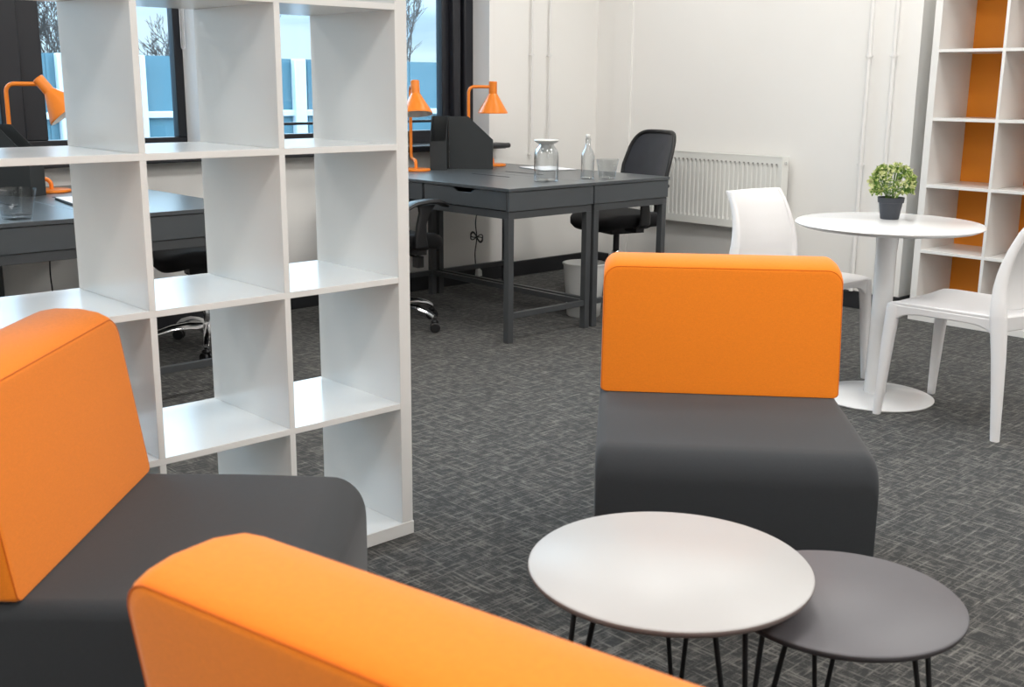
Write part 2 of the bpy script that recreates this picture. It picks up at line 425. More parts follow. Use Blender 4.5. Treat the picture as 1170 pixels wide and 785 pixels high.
# ------------------------------------------------------------------ outside
bm = bmesh.new(); box(bm, -30, 40, YO+0.02, 60, -0.35, -0.15); o = struct('ground', bm, M['asphalt'], smooth=False)
ob = thing('outbuilding', 'low pale blue outbuilding with white trim seen through the windows', 'building', (0, 9, -0.15))
bm = bmesh.new(); box(bm, -9, 16, 0, 2.5, 0, 1.66)
for k in range(50): box(bm, -9+k*0.5, -8.97+k*0.5, -0.012, 0, 0, 1.66)
link('wall', bm, M['cladding'], ob, smooth=False)
bm = bmesh.new(); box(bm, -9.1, 16.1, -0.05, 0.0, 1.02, 1.09); link('white_band', bm, M['white_upvc'], ob, bevel=0.01)
for px in (-3.2, -0.2, 2.66, 3.42, 5.36, 8.6):
    bm = bmesh.new(); box(bm, px-0.075, px+0.075, -0.09, -0.0, 0, 1.66); link('post', bm, M['white_upvc'], ob, bevel=0.01)

def tree(loc, h, label, seed, spread=1.0, depth=6, r0=0.11):
    rnd = random.Random(seed)
    cu = bpy.data.curves.new('bare_tree', 'CURVE'); cu.dimensions = '3D'; cu.bevel_depth = 1.0; cu.bevel_resolution = 0; cu.resolution_u = 1
    def branch(p, d, ln, r, k):
        n = 4; pts = [(p, r)]
        for i in range(n):
            d = (d+Vector((rnd.uniform(-1, 1), rnd.uniform(-1, 1), rnd.uniform(-.6, .9)))*0.16).normalized()
            p = p+d*ln/n; pts.append((p, r*(1-0.45*(i+1)/n)))
        sp = cu.splines.new('POLY'); sp.points.add(len(pts)-1)
        for q, (v, rr) in zip(sp.points, pts): q.co = (*v, 1); q.radius = rr
        if k == 0: return
        for j in range(rnd.choice((2, 3, 3))):
            a = rnd.randint(1, n); q = pts[a][0] if j else pts[-1][0]
            nd = (d+Vector((rnd.uniform(-1, 1)*spread, rnd.uniform(-1, 1)*spread, rnd.uniform(-.35, .7)))*0.75).normalized()
            branch(q, nd, ln*rnd.uniform(.62, .85), max(0.0045, r*0.55), k-1)
    branch(Vector((0, 0, 0)), Vector((0, 0, 1)), h*0.27, r0, depth)
    cu.materials.append(M['bark'])
    tmp = bpy.data.objects.new('bare_tree_curve', cu)
    me = bpy.data.meshes.new_from_object(tmp); bpy.data.objects.remove(tmp)
    o = bpy.data.objects.new('bare_tree', me); COL.objects.link(o); o.location = loc
    return tag(o, label, 'tree')
tree((10.7, 13.3, -0.15), 4.4, 'bare winter tree outside, its branches behind the tall pane right of the white shelves', 3, depth=8, r0=.07)
tree((4.55, 14.2, -0.15), 3.4, 'bare tree outside at the far left, beside the dark window frame', 5, depth=8, r0=.06)
tree((6.15, 13.4, -0.15), 3.4, 'bare tree outside seen in the pane left of the bead chain', 9, depth=8, r0=.06)
tree((8.45, 14.6, -0.15), 3.6, 'bare tree outside seen in the pane just right of the second shelf upright', 12, depth=8, r0=.06)

# ------------------------------------------------------------------ cube shelving
def bookcase(root, cols, rows=5, depth=0.39, back=None):
    """local: width runs to -x from 0, front at y=0, depth to +y"""
    W = cols*0.335+(cols-1)*0.016+0.076
    lm = M['laminate']
    bx('bottom_board', -W-0.002, 0.002, -0.002, depth, 0, 0.038, lm, root)
    Ht = 0.038*2+rows*0.335+(rows-1)*0.016
    bx('top_board', -W-0.002, 0.002, -0.002, depth, Ht-0.038, Ht, lm, root)
    bx('side_panel', -0.038, 0, 0, depth, 0.038, Ht-0.038, lm, root)
    bx('side_panel', -W, -W+0.038, 0, depth, 0.038, Ht-0.038, lm, root)
    for r in range(1, rows):
        z = 0.038+0.351*r-0.016
        bx('shelf', -W+0.038, -0.038, 0, depth, z, z+0.016, lm, root, bevel=0.0008)
    for c in range(1, cols):
        x = -0.038-0.351*c+0.016
        for r in range(rows):
            z = 0.038+0.351*r
            bx('divider', x-0.016, x, 0.0, depth, z, z+0.335, lm, root, bevel=0.0008)
    if back: bx('back_board', -W+0.02, -0.02, depth-0.006, depth-0.001, 0.03, Ht-0.03, back, root, bevel=0)
    return root
bc = thing('bookcase', 'white open cube bookcase standing across the room behind the orange chair', 'bookcase', (0, 0, 0))
bookcase(bc, 5)
# the one in the alcove, orange boards at its back: front faces -X
bc2 = thing('bookcase', 'white cube bookcase with orange back boards in the alcove behind the round white table', 'bookcase', (3.895, -1.27, 0), R(-90))
bookcase(bc2, 5, back=M['orange_panel'])
bc2.location = (3.895, 0.575-1.831, 0); bc2.rotation_euler = (0, 0, R(-90))

# ------------------------------------------------------------------ desks
def desk(label, loc, rotz):
    """local: 1.32 along x, 0.60 along y, drawers open to +y"""
    t = thing('desk', label, 'desk', loc, rotz, 'grey desks by the windows')
    dm, mm = M['desk'], M['desk_metal']
    bx('desk_top', -.66, .66, -.30, .30, .744, .760, dm, t)
    bm = bmesh.new()                                            # body: open to the front for the drawers
    box(bm, -.655, .655, -.296, -.280, .650, .742); box(bm, -.655, -.639, -.28, .294, .650, .742); box(bm, .639, .655, -.28, .294, .650, .742)
    box(bm, -.639, .639, -.28, .28, .650, .660); box(bm, -.008, .008, -.28, .28, .660, .742)
    link('desk_body', bm, dm, t, bevel=0.001)
    for s in (-1, 1):
        c = s*0.323; a, b = c-0.313, c+0.313
        bm = bmesh.new()
        prism(bm, [(a, .654), (b, .654), (b, .741), (c+.085, .741), (c+.055, .722), (c-.055, .722), (c-.085, .741), (a, .741)], 'y', .280, .296)
        d = link('drawer', bm, dm, t, bevel=0.001)
        bm = bmesh.new(); box(bm, a+.02, b-.02, .0, .278, .662, .70); link('drawer_tray', bm, M['slot'], d, smooth=False)
    bm = bmesh.new()
    box(bm, -.650, .650, -.290, -.255, .612, .648); box(bm, -.650, .650, .255, .290, .612, .648)
    box(bm, -.650, -.615, -.255, .255, .612, .648); box(bm, .615, .650, -.255, .255, .612, .648)
    link('frame_rail', bm, mm, t, bevel=0.001)
    for sx in (-1, 1):
        for sy in (-1, 1):
            cx, cy = sx*.6325, sy*.2725
            bx('leg', cx-.0175, cx+.0175, cy-.0175, cy+.0175, 0, .612, mm, t)
        bx('side_bar', sx*.6325-.012, sx*.6325+.012, -.255, .255, .120, .148, mm, t)
    bx('rear_bar', -.615, .615, -.285, -.260, .120, .148, mm, t)
    bx('cable_slot', -.15, .15, -.180, -.168, .7605, .7612, M['slot'], t, bevel=0)
    return t
d1 = desk('grey metal desk with drawer notch facing the bookcase, nearest corner of the right pair', (2.10, 2.21, 0), R(90))
DY = 2.33
dup(d1, (2.702, 2.21, 0), R(-90), 'grey desk on the radiator side of the right pair, mesh chair pulled up to it')
dup(d1, (0.176, DY, 0), R(-90), 'grey desk seen through the white bookcase, right one of that pair, castor chair tucked in')
dup(d1, (-0.426, DY, 0), R(90), 'grey desk seen through the white bookcase, left one of that pair')

# ------------------------------------------------------------------ office chairs
def office_chair(label, loc, rotz):
    """local: faces +y"""
    t = thing('office_chair', label, 'office chair', loc, rotz, 'black office chairs')
    bp_, bf = M['black_plastic'], M['black_fabric']
    # seat: rounded cushion with waterfall front
    bm = bmesh.new()
    secs = []
    n = 40
    def ring(z, s, off):
        out = []
        for k in range(n):
            a = 2*math.pi*k/n; ca, sa = math.cos(a), math.sin(a)
            x = 0.25*s*math.copysign(abs(ca)**0.55, ca); y = 0.245*s*math.copysign(abs(sa)**0.6, sa)
            dz = -0.03*max(0, (y-0.10)/0.15)**2+0.012*(x/0.25)**2*(1 if y < .15 else .5)
            out.append(bm.verts.new((x, y+off, z+dz)))
        return out
    rings = [ring(.415, .72, 0), ring(.42, .93, 0), ring(.445, 1.0, 0), ring(.475, 1.0, 0), ring(.492, .95, 0), ring(.497, .8, 0), ring(.495, .45, 0)]
    for A, B in zip(rings[:-1], rings[1:]):
        for k in range(n): bm.faces.new([A[k], A[(k+1) % n], B[(k+1) % n], B[k]])
    bm.faces.new(rings[0][::-1]); bm.faces.new(rings[-1])
    link('seat', bm, bf, t, autosmooth=60)
    # backrest: mesh panel in a rounded frame, curved and reclined
    z0, z1 = 0.56, 0.975
    def bpnt(u, v, off=0.0):            # u -1..1, v 0..1
        hw = 0.215+0.022*math.sin(math.pi*v*0.9)-0.035*v**3
        z = z0+(z1-z0)*v
        y = -0.205-0.115*v+0.045*u*u-0.02*math.sin(math.pi*v)*(-1)+off
        return Vector((u*hw, y, z))
    def outline(s=1.0, nn=48):
        pts = []
        for k in range(nn):
            a = 2*math.pi*k/nn; ca, sa = math.cos(a), math.sin(a)
            u = s*math.copysign(abs(ca)**0.32, ca); v = 0.5+0.5*s*math.copysign(abs(sa)**0.32, sa)
            pts.append((u, v))
        return pts
    bm = bmesh.new()
    pts = [bpnt(u, v) for u, v in outline(0.985)]; pts.append(pts[0].copy()); pts.append(pts[1].copy())
    tube(bm, pts, 0.013, 10, cap=False)
    bk = link('backrest_frame', bm, bp_, t, autosmooth=60)
    bm = bmesh.new()
    gn = 16; g = {}
    for i in range(gn+1):
        for j in range(gn+1):
            # square-to-superellipse mapping
            a, b = -1+2*i/gn, -1+2*j/gn
            mm_ = max(abs(a), abs(b)); l = math.hypot(a, b)
            if l > 0:
                ca, sa = a/l, b/l
                k = mm_/max(abs(ca), abs(sa))*0 + mm_
                u = k*0.97*math.copysign(abs(ca)**0.32, ca); v = 0.5+0.5*k*0.97*math.copysign(abs(sa)**0.32, sa)
            else: u, v = 0, 0.5
            for s in (0, 1): g[i, j, s] = bm.verts.new(bpnt(u, v, 0.003 if s else -0.003))
    for i in range(gn):
        for j in range(gn):
            for s in (0, 1): bm.faces.new([g[i, j, s], g[i+1, j, s], g[i+1, j+1, s], g[i, j+1, s]])
    link('backrest_mesh', bm, M['mesh'], t, autosmooth=60)
    bm = bmesh.new()                                                    # spine and lumbar bar
    tube(bm, smooth_path([(0, -.10, .405), (0, -.24, .41), (0, -.295, .50), (0, -.275, .62), (0, -.30, .78)]), [.018]*25, 10)
    tube(bm, smooth_path([(-.18, -.235, .66), (-.08, -.265, .67), (0, -.27, .675), (.08, -.265, .67), (.18, -.235, .66)]), .013, 8)
    link('back_support', bm, bp_, t)
    for s in (-1, 1):
        bm = bmesh.new()                                                # support blade rising to the pad
        secs = []
        for (y, z, hy) in ((.02, .43, .035), (.0, .45, .04), (-.005, .50, .036), (.0, .56, .030), (.02, .62, .034), (.035, .655, .055)):
            secs.append(((s*(.265+(.02 if z > .44 else 0)), y, z), .012, hy))
        loft(bm, secs, 16)
        box(bm, min(s*.15, s*.27), max(s*.15, s*.27), -.01, .045, .405, .430)
        a = link('armrest', bm, bp_, t)
        bm = bmesh.new()                                                # curved pad
        pr = smooth_path([(s*.285, -.10, .650), (s*.285, -.05, .668), (s*.285, .03, .676), (s*.285, .10, .672), (s*.283, .155, .652)], 4)
        rings = []
        for q in pr:
            rings.append([bm.verts.new((q.x+dx, q.y, q.z+dz)) for dx, dz in ((-.035, -.004), (-.03, .008), (0, .012), (.03, .008), (.035, -.004), (.028, -.012), (0, -.013), (-.028, -.012))])
        for A, B in zip(rings[:-1], rings[1:]):
            for k in range(8): bm.faces.new([A[k], A[(k+1) % 8], B[(k+1) % 8], B[k]])
        bm.faces.new(rings[0][::-1]); bm.faces.new(rings[-1])
        link('arm_pad', bm, bp_, a)
    bm = bmesh.new(); box(bm, -.09, .09, -.12, .10, .375, .418); link('mechanism', bm, bp_, t, bevel=0.01)
    bm = bmesh.new(); tube(bm, [(.05, .0, .395), (.16, .03, .392), (.20, .035, .385)], .006, 8)
    box(bm, .19, .235, .015, .055, .335, .392); link('lever', bm, bp_, t, bevel=0.004)
    bm = bmesh.new(); lathe(bm, [(0, .25), (.019, .25), (.019, .38), (0, .38)], n=20); link('gas_lift', bm, M['black_metal'], t)
    bm = bmesh.new(); lathe(bm, [(0, .13), (.028, .13), (.028, .26), (.024, .268), (0, .268)], n=24); link('column_cover', bm, M['chrome'], t)
    bm = bmesh.new()
    lathe(bm, [(0, .085), (.045, .085), (.048, .10), (.042, .135), (0, .135)], n=24)
    for k in range(5):
        a = 2*math.pi*k/5+0.31
        d = Vector((math.cos(a), math.sin(a), 0)); sd = Vector((-d.y, d.x, 0))
        rings = []
        for rr, z, w, hh in ((.03, .115, .024, .018), (.10, .122, .022, .017), (.18, .118, .019, .014), (.25, .100, .016, .012), (.29, .078, .015, .011)):
            c = d*rr; c.z = z
            rings.append([bm.verts.new(c+sd*w*p+Vector((0, 0, hh*q))) for p, q in ((-1, -.6), (-.8, .5), (-.3, 1), (.3, 1), (.8, .5), (1, -.6), (.5, -1), (-.5, -1))])
        for A, B in zip(rings[:-1], rings[1:]):
            for q in range(8): bm.faces.new([A[q], A[(q+1) % 8], B[(q+1) % 8], B[q]])
        bm.faces.new(rings[0][::-1]); bm.faces.new(rings[-1])
    link('star_base', bm, M['chrome'], t, autosmooth=60)
    for k in range(5):
        a = 2*math.pi*k/5+0.31; c = Vector((math.cos(a)*.29, math.sin(a)*.29, 0)); rz = a+random.Random(k+int(loc[0]*100)).uniform(-1, 1)
        ax = Vector((math.cos(rz), math.sin(rz), 0))
        bm = bmesh.new()
        for s in (-1, 1):
            p = c+ax*s*.014; pts = []
            prof = [(-.009, .0), (-.009, .022), (-.006, .026), (.006, .026), (.009, .022), (.009, .0)]
            # wheel as a lathe about ax
            rings = []
            sdv = Vector((-ax.y, ax.x, 0)); n2 = 20
            for (h, r_) in prof:
                if r_ == 0: rings.append([bm.verts.new(p+ax*h+Vector((0, 0, .026)))])
                else: rings.append([bm.verts.new(p+ax*h+Vector((0, 0, .026))+(sdv*math.cos(2*math.pi*i/n2)+Vector((0, 0, 1))*math.sin(2*math.pi*i/n2))*r_) for i in range(n2)])
            for A, B in zip(rings[:-1], rings[1:]):
                for i in range(n2):
                    j = (i+1) % n2
                    if len(A) == 1: bm.faces.new([A[0], B[i], B[j]])
                    elif len(B) == 1: bm.faces.new([A[i], B[0], A[j]])
                    else: bm.faces.new([A[i], B[i], B[j], A[j]])
        tube(bm, [c+Vector((0, 0, .026)), c+Vector((0, 0, .075))], .008, 8)
        loft(bm, [((c.x, c.y, .040), .012, .012), ((c.x, c.y, .056), .022, .022), ((c.x, c.y, .066), .013, .013)], 12, 2)
        link('caster', bm, bp_, t)
    return t
oc = office_chair('black office chair at the drawer side of the right desks, half hidden by the bookcase', (1.62, 2.28, 0), R(-90))
dup(oc, (3.24, 2.14, 0), R(76), 'black mesh-back office chair between the right desks and the radiator')
o3 = dup(oc, (0.67, 2.42, 0), R(76), 'black office chair with chrome base seen through the bookcase openings')
for c in o3.children:
    if c.name.startswith('armrest'): c.location.z = -0.075      # arms lowered to pass under the desk

# ------------------------------------------------------------------ desk lamps
def desk_lamp(label, loc, back_dir, tilt=0.0, reach=0.15, h=0.47):
    """C-shaped tube from a round base; local +x is the way the arm reaches from post to shade"""
    t = thing('desk_lamp', label, 'lamp', loc, math.atan2(-back_dir[1], -back_dir[0]), 'orange desk lamps')
    lm = M['lamp']
    bm = bmesh.new(); lathe(bm, [(0, 0), (.080, 0), (.083, .003), (.082, .010), (.078, .013), (0, .014)]); link('lamp_base', bm, lm, t)
    r = 0.035
    pth = [(0, 0, .010), (0, 0, .025)]
    pth += [(-.028+.028*math.cos(a), 0, .030+.028*math.sin(a)) for a in [i*math.pi/12 for i in range(0, 7)]]
    pth += [(-(reach-r), 0, .058+0.004)]
    pth += [(-(reach-r)-r*math.sin(a), 0, .062+r-r*math.cos(a)) for a in [i*math.pi/12 for i in range(1, 7)]]
    pth += [(-reach, 0, h-r)]
    pth += [(-reach+r-r*math.cos(a), 0, h-r+r*math.sin(a)) for a in [i*math.pi/12 for i in range(1, 7)]]
    pth += [(-.024, 0, h)]
    bm = bmesh.new(); tube(bm, pth, .0095, 12); link('lamp_stem', bm, lm, t)
    # shade about the arm end, tilting round the y axis
    piv = Vector((0, 0, h))
    bm = bmesh.new()
    prof = [(0, .032), (.022, .032), (.025, .028), (.025, -.040), (.030, -.048), (.090, -.150), (.090, -.156), (.0875, -.156), (.0865, -.150), (.028, -.050), (0, -.046)]
    mi = [0, 0, 0, 0, 0, 0, 0, 1, 1, 1]
    lathe(bm, prof, n=48, mi=mi)
    bmesh.ops.transform(bm, matrix=Matrix.Translation(piv) @ Matrix.Rotation(tilt, 4, 'Y'), verts=bm.verts)
    sh = link('lamp_shade', bm, [lm, M['lamp_in']], t, autosmooth=30)
    bm = bmesh.new(); lathe(bm, [(0, -.05), (.015, -.055), (.016, -.085), (.026, -.105), (.022, -.128), (0, -.136)], n=20)
    bmesh.ops.transform(bm, matrix=Matrix.Translation(piv) @ Matrix.Rotation(tilt, 4, 'Y'), verts=bm.verts)
    link('bulb', bm, M['lamp_in'], sh)
    return t
ZD = .76
desk_lamp('orange cone-shade desk lamp behind the charcoal file, by the right end of the sill', (2.785, 2.76, ZD), (-.83, .45))
desk_lamp('orange desk lamp cut off by the edge of the white bookcase, left of the files', (2.160, 2.72, ZD), (.45, .9), tilt=R(-13), h=0.47, reach=.14)
desk_lamp('orange desk lamp with tilted shade at far left, seen over the bookcase shelf', (0.085, 2.705, ZD+.0005), (-.8, .55), tilt=R(-38), reach=.155)

# ------------------------------------------------------------------ magazine files
def magazine_file(label, loc, rotz, w=.095, L=.255, h=.30, hl=.165):
    """local: low end at +x"""
    t = thing('magazine_file', label, 'magazine file', loc, rotz, 'charcoal magazine files')
    cm = M['card']; k = .003
    prof = [(0, 0), (L, 0), (L, hl), (L*.42, h), (0, h)]
    for s in (-1, 1):
        bm = bmesh.new(); y0 = s*(w/2) ; y1 = s*(w/2-k)
        prism(bm, prof, 'y', min(y0, y1), max(y0, y1)); link('side_board', bm, cm, t, smooth=False)
    bx('front_board', L-k, L, -w/2+k, w/2-k, 0, hl, cm, t, bevel=0)
    bx('back_board', 0, k, -w/2+k, w/2-k, 0, h, cm, t, bevel=0)
    bx('bottom_board', k, L-k, -w/2+k, w/2-k, 0, k, cm, t, bevel=0)
    return t
mf = magazine_file('charcoal magazine file on the right desk, its sloping side turned to the room', (2.434, 2.749, ZD), R(-43))
dup(mf, (2.462, 2.862, ZD), R(227), 'charcoal magazine file on the right desk, narrow low front showing, beside the second lamp')
dup(mf, (-.16, 2.777, ZD), R(-58), 'charcoal magazine file seen through the bookcase at the far left, beside the tilted lamp')

# ------------------------------------------------------------------ glassware
def tumbler(label, loc, rotz, w=.100, h=.105):
    bm = bmesh.new()
    loft(bm, [((0, 0, .0), w*.33, w*.33), ((0, 0, .004), w*.35, w*.35), ((0, 0, h), w*.5, w*.5)], 32, 7, cap=False)
    bm.faces.new([v for v in bm.verts][:32][::-1])
    # inner wall and thick bottom
    st = len(bm.verts)
    loft(bm, [((0, 0, .014), w*.34, w*.34), ((0, 0, h), w*.475, w*.475)], 32, 7, cap=False)
    vs = list(bm.verts); bm.faces.new(vs[st:st+32])
    for k in range(32): bm.faces.new([vs[64+k], vs[64+(k+1) % 32], vs[st+32+(k+1) % 32], vs[st+32+k]])
    o = link('glass_tumbler', bm, M['smoke_glass'], autosmooth=30, loc=loc); o.rotation_euler = (0, 0, rotz)
    return tag(o, label, 'glass', 'square glass tumblers')
tumbler('square glass tumbler on the right desk, beside the swing-top bottle', (2.607, 1.655, ZD), R(20))
tumbler('square glass tumbler at far left, on the desk behind the bookcase', (-.395, 1.78, ZD), R(15), .115, .11)

def bottle(label, loc):
    t = thing('glass_bottle', label, 'bottle', loc, 0.4, 'clear swing-top bottles')
    bm = bmesh.new()
    k = .0022
    out = [(0, 0), (.033, 0), (.036, .004), (.036, .118), (.033, .132), (.020, .158), (.0135, .172), (.0125, .198), (.015, .200), (.015, .208), (.0125, .210)]
    inn = [(r-k, z if z > .01 else .008) for r, z in out[::-1] if r > .01]+[(0, .008)]
    lathe(bm, out+inn, n=36); link('bottle_body', bm, M['thin_glass'], t)
    bm = bmesh.new(); lathe(bm, [(0, .205), (.009, .205), (.010, .214), (.013, .216), (.013, .226), (.008, .232), (0, .232)], n=20)
    link('stopper', bm, M['stopper'], t)
    bm = bmesh.new()
    for s in (-1, 1):
        tube(bm, smooth_path([(s*.006, 0, .224), (s*.016, 0, .222), (s*.0175, .004, .205), (s*.016, .006, .185), (s*.014, .004, .178)], 4), .0012, 6)
    tube(bm, [(.0145*math.cos(a), .0145*math.sin(a), .179) for a in [i*math.pi/12 for i in range(25)]], .0013, 6)
    link('wire_bail', bm, M['chrome'], t)
    return t
b1 = bottle('clear swing-top glass bottle on the right desk, between carafe and tumbler', (2.545, 1.74, ZD))
dup(b1, (-.47, 1.93, ZD), 1.0, 'clear swing-top glass bottle at far left edge, behind the tumbler on the left desk')

t = thing('carafe', 'wide glass carafe with white stopper near the corner of the right desk', 'carafe', (2.24, 1.745, ZD))
bm = bmesh.new()
k = .0025
out = [(0, 0), (.058, 0), (.063, .006), (.063, .125), (.061, .148), (.055, .163), (.047, .173), (.040, .180), (.038, .190), (.040, .194)]
inn = [(r-k, z if z > .01 else .010) for r, z in out[::-1] if r > .01]+[(0, .010)]
lathe(bm, out+inn, n=48); link('carafe_body', bm, M['thin_glass'], t)
bm = bmesh.new(); lathe(bm, [(0, .150), (.024, .150), (.030, .182), (.036, .190), (.058, .201), (.064, .208), (.061, .213), (.034, .209), (0, .208)], n=40)
link('stopper', bm, M['stopper'], t)

# papers on the desks
def sheets(label, loc, rotz, w=.30, d=.22, n=5):
    bm = bmesh.new()
    for k in range(n):
        c = (random.uniform(-.006, .006), random.uniform(-.006, .006))
        box(bm, c[0]-w/2, c[0]+w/2, c[1]-d/2, c[1]+d/2, k*.0009, k*.0009+.0007)
    o = link('paper_stack', bm, M['paper'], smooth=False, loc=loc); o.rotation_euler = (0, 0, rotz)
    return tag(o, label, 'paper')
sheets('white sheets of paper lying on the right desk behind the carafe', (2.875, 2.38, ZD+.0005), R(75), n=5)
fo = bx('notebook', -.15, .15, -.105, .105, 0, .008, M['card']); fo.location = (.045, 2.19, ZD+.0005); fo.rotation_euler = (0, 0, R(82))
tag(fo, 'dark folder under white paper on the desk seen through the bookcase', 'folder')
sheets('white paper lying on the dark folder, seen through the bookcase', (.045, 2.20, ZD+.0087), R(82), .28, .19, 4)

# ------------------------------------------------------------------ lounge chairs
def rrect(x0, x1, z0, z1, rt_, rb_, n=8):
    pts = []
    for (cx, cz, r_, a0) in ((x1-rb_, z0+rb_, rb_, -90), (x1-rt_, z1-rt_, rt_, 0), (x0+rt_, z1-rt_, rt_, 90), (x0+rb_, z0+rb_, rb_, 180)):
        for i in range(n+1):
            a = R(a0+90*i/n); pts.append((cx+r_*math.cos(a), cz+r_*math.sin(a)))
    return pts
def lounge(label, loc, rotz):
    t = thing('lounge_chair', label, 'lounge chair', loc, rotz, 'orange and charcoal lounge chairs')
    SH = 0.42
    # seat block: loft of rounded outlines front to back, soft front edge
    bm = bmesh.new()
    def sec(y, inset, zt):
        return [bm.verts.new((x, y, z)) for x, z in rrect(-.325+inset, .325-inset, .045+inset*.5, zt, .030, .012)]
    st = [(-.418, .012, SH-.012), (-.411, .003, SH-.004), (-.398, 0, SH), (-.05, 0, SH+.003), (.135, 0, SH)]
    for i in range(1, 9):                                        # quarter-round waterfall at the top of the front
        a = i*math.pi/2/8; st.append((.145+.072*math.sin(a), 0.006*(1-math.cos(a)), SH-.075*(1-math.cos(a))))
    rings = [sec(*s) for s in st]
    for A, B in zip(rings[:-1], rings[1:]):
        for k in range(len(A)): bm.faces.new([A[k], A[(k+1) % len(A)], B[(k+1) % len(A)], B[k]])
    bm.faces.new(rings[0][::-1]); bm.faces.new(rings[-1])
    link('seat', bm, M['grey_fabric'], t, autosmooth=50)
    # back cushion, gently reclined, front face bounded by a seam
    bm = bmesh.new()
    Z0, Z1, lean = SH+.002, .785, .155
    def bsec(y, ins, zt_off):
        out = []
        for x, z in rrect(-.322+ins, .322-ins, Z0+ins*.3, Z1-zt_off, .038, .012):
            bulge = 0.008*math.cos(x/.322*math.pi/2) if z > Z1-.1 else 0
            out.append(bm.verts.new((x, y-(z-Z0)*lean, z+bulge)))
        return out
    prof = [(-.250, .012, .032), (-.2505, .004, .026), (-.257, .000, .018), (-.275, 0, .008), (-.31, 0, .001), (-.360, 0, .001), (-.388, 0, .006), (-.404, .001, .012), (-.411, .005, .018), (-.4125, .014, .027)]
    rings = [bsec(*p) for p in prof]
    for A, B in zip(rings[:-1], rings[1:]):
        for k in range(len(A)): bm.faces.new([A[k], A[(k+1) % len(A)], B[(k+1) % len(A)], B[k]])
    bm.faces.new(rings[0][::-1]); bm.faces.new(rings[-1])
    bk = link('back_cushion', bm, M['orange'], t, autosmooth=50)
    for (y, ins, zo) in ((-.2515, .003, .0245), (-.4105, .004, .0165)):
        bm = bmesh.new()
        pts = []
        for x, z in rrect(-.322+ins, .322-ins, Z0+.003, Z1-zo, .038, .012):
            bulge = 0.008*math.cos(x/.322*math.pi/2) if z > Z1-.1 else 0
            pts.append((x, y-(z-Z0)*lean, z+bulge))
        pts.append(pts[0]); tube(bm, pts, .0014, 6, cap=False)
        s = link('seam', bm, M['seam'], bk)
    for sx in (-1, 1):
        for y in (-.34, .15):
            bm = bmesh.new(); lathe(bm, [(0, 0), (.022, 0), (.024, .004), (.026, .046), (0, .046)], (sx*.255, y, 0), 24)
            link('foot', bm, M['black_plastic'], t)
    return t
lc = lounge('orange-backed charcoal lounge chair facing the camera behind the two coffee tables', (.4085, -.762, 0), R(131.5))
dup(lc, (-.87, -.55, 0), R(-133.9), 'orange-backed charcoal lounge chair at left in front of the white bookcase')
dup(lc, (-.891, -1.573, 0), R(-78.5), 'nearest lounge chair, seen from behind, only its orange back in the picture')
for c in lc.children:                                   # the seat of this one runs a little further forward
    if c.name.startswith('seat'): c.scale.y = 1.091; c.location.y = 0.038
for c in list(lc.children):
    if c.name.startswith('foot') and c.data.vertices[0].co.y > 0: c.location.y = 0.05

# ------------------------------------------------------------------ coffee tables
def hairpin_table(name, label, c, r, z, top, edge, angs, th=.018):
    t = thing(name, label, 'coffee table', (c[0], c[1], 0), 0, 'round hairpin-leg coffee tables')
    bm = bmesh.new()
    lathe(bm, [(0, z-th), (r-.012, z-th), (r-.004, z-th*.75), (r-.0005, z-th*.35), (r-.001, z-.003), (r-.004, z), (0, z)], n=96, mi=[1, 1, 1, 1, 0, 0])
    link('table_top', bm, [top, edge], t, autosmooth=60)
    for a in angs:
        a = R(a); d = Vector((math.cos(a), math.sin(a), 0)); s = Vector((-d.y, d.x, 0))
        bm = bmesh.new()
        top_c = d*(r*.66); bot = d*(r*.90)
        A = top_c+s*.034; B = top_c-s*.034
        pts = [Vector((A.x, A.y, z-th-.004))]
        b1_ = bot+s*.006; b2_ = bot-s*.006
        pts += [Vector((b1_.x, b1_.y, .016))]
        for i in range(1, 6):
            q = math.pi*i/6; v = bot+s*.006*math.cos(q); pts.append(Vector((v.x, v.y, .016-.010*math.sin(q))))
        pts += [Vector((b2_.x, b2_.y, .016)), Vector((B.x, B.y, z-th-.004))]
        tube(bm, pts, .0048, 10)
        pl = top_c
        vv = [pl+s*.045+d*.015, pl+s*.045-d*.015, pl-s*.045-d*.015, pl-s*.045+d*.015]
        prism(bm, [(v.x, v.y) for v in vv], 'z', z-th-.003, z-th)
        link('hairpin_leg', bm, M['black_metal'], t)
    return t
hairpin_table('coffee_table', 'larger round coffee table with pale grey top, in front of the lounge chair', (-.365, -1.208), .251, .42, M['big_top'], M['big_edge'], (163, 32, 256))
hairpin_table('coffee_table', 'smaller round coffee table with dark grey top, tucked under the pale one', (-.141, -1.423), .211, .36, M['small_top'], M['small_edge'], (160, 38, 278))

# ------------------------------------------------------------------ round white table and chairs
t = thing('pedestal_table', 'round white pedestal table with disc foot, potted plant on it', 'table', (2.297, -.14, 0))
bm = bmesh.new(); lathe(bm, [(0, .696), (.26, .696), (.338, .702), (.359, .711), (.363, .716), (.360, .721), (.354, .723), (0, .723)], n=96); link('table_top', bm, M['table_white'], t, autosmooth=60)
bm = bmesh.new(); lathe(bm, [(0, .684), (.11, .684), (.11, .696), (0, .696)], n=48); link('mounting_plate', bm, M['table_white'], t)
bm = bmesh.new(); lathe(bm, [(.048, .012), (.044, .04), (.042, .12), (.040, .40), (.040, .60), (.044, .66), (.055, .682)], n=40); link('pedestal', bm, M['table_white'], t)
bm = bmesh.new(); lathe(bm, [(0, 0), (.228, 0), (.233, .003), (.233, .007), (.225, .010), (.10, .018), (.048, .026), (0, .026)], n=96); link('foot', bm, M['table_white'], t, autosmooth=60)

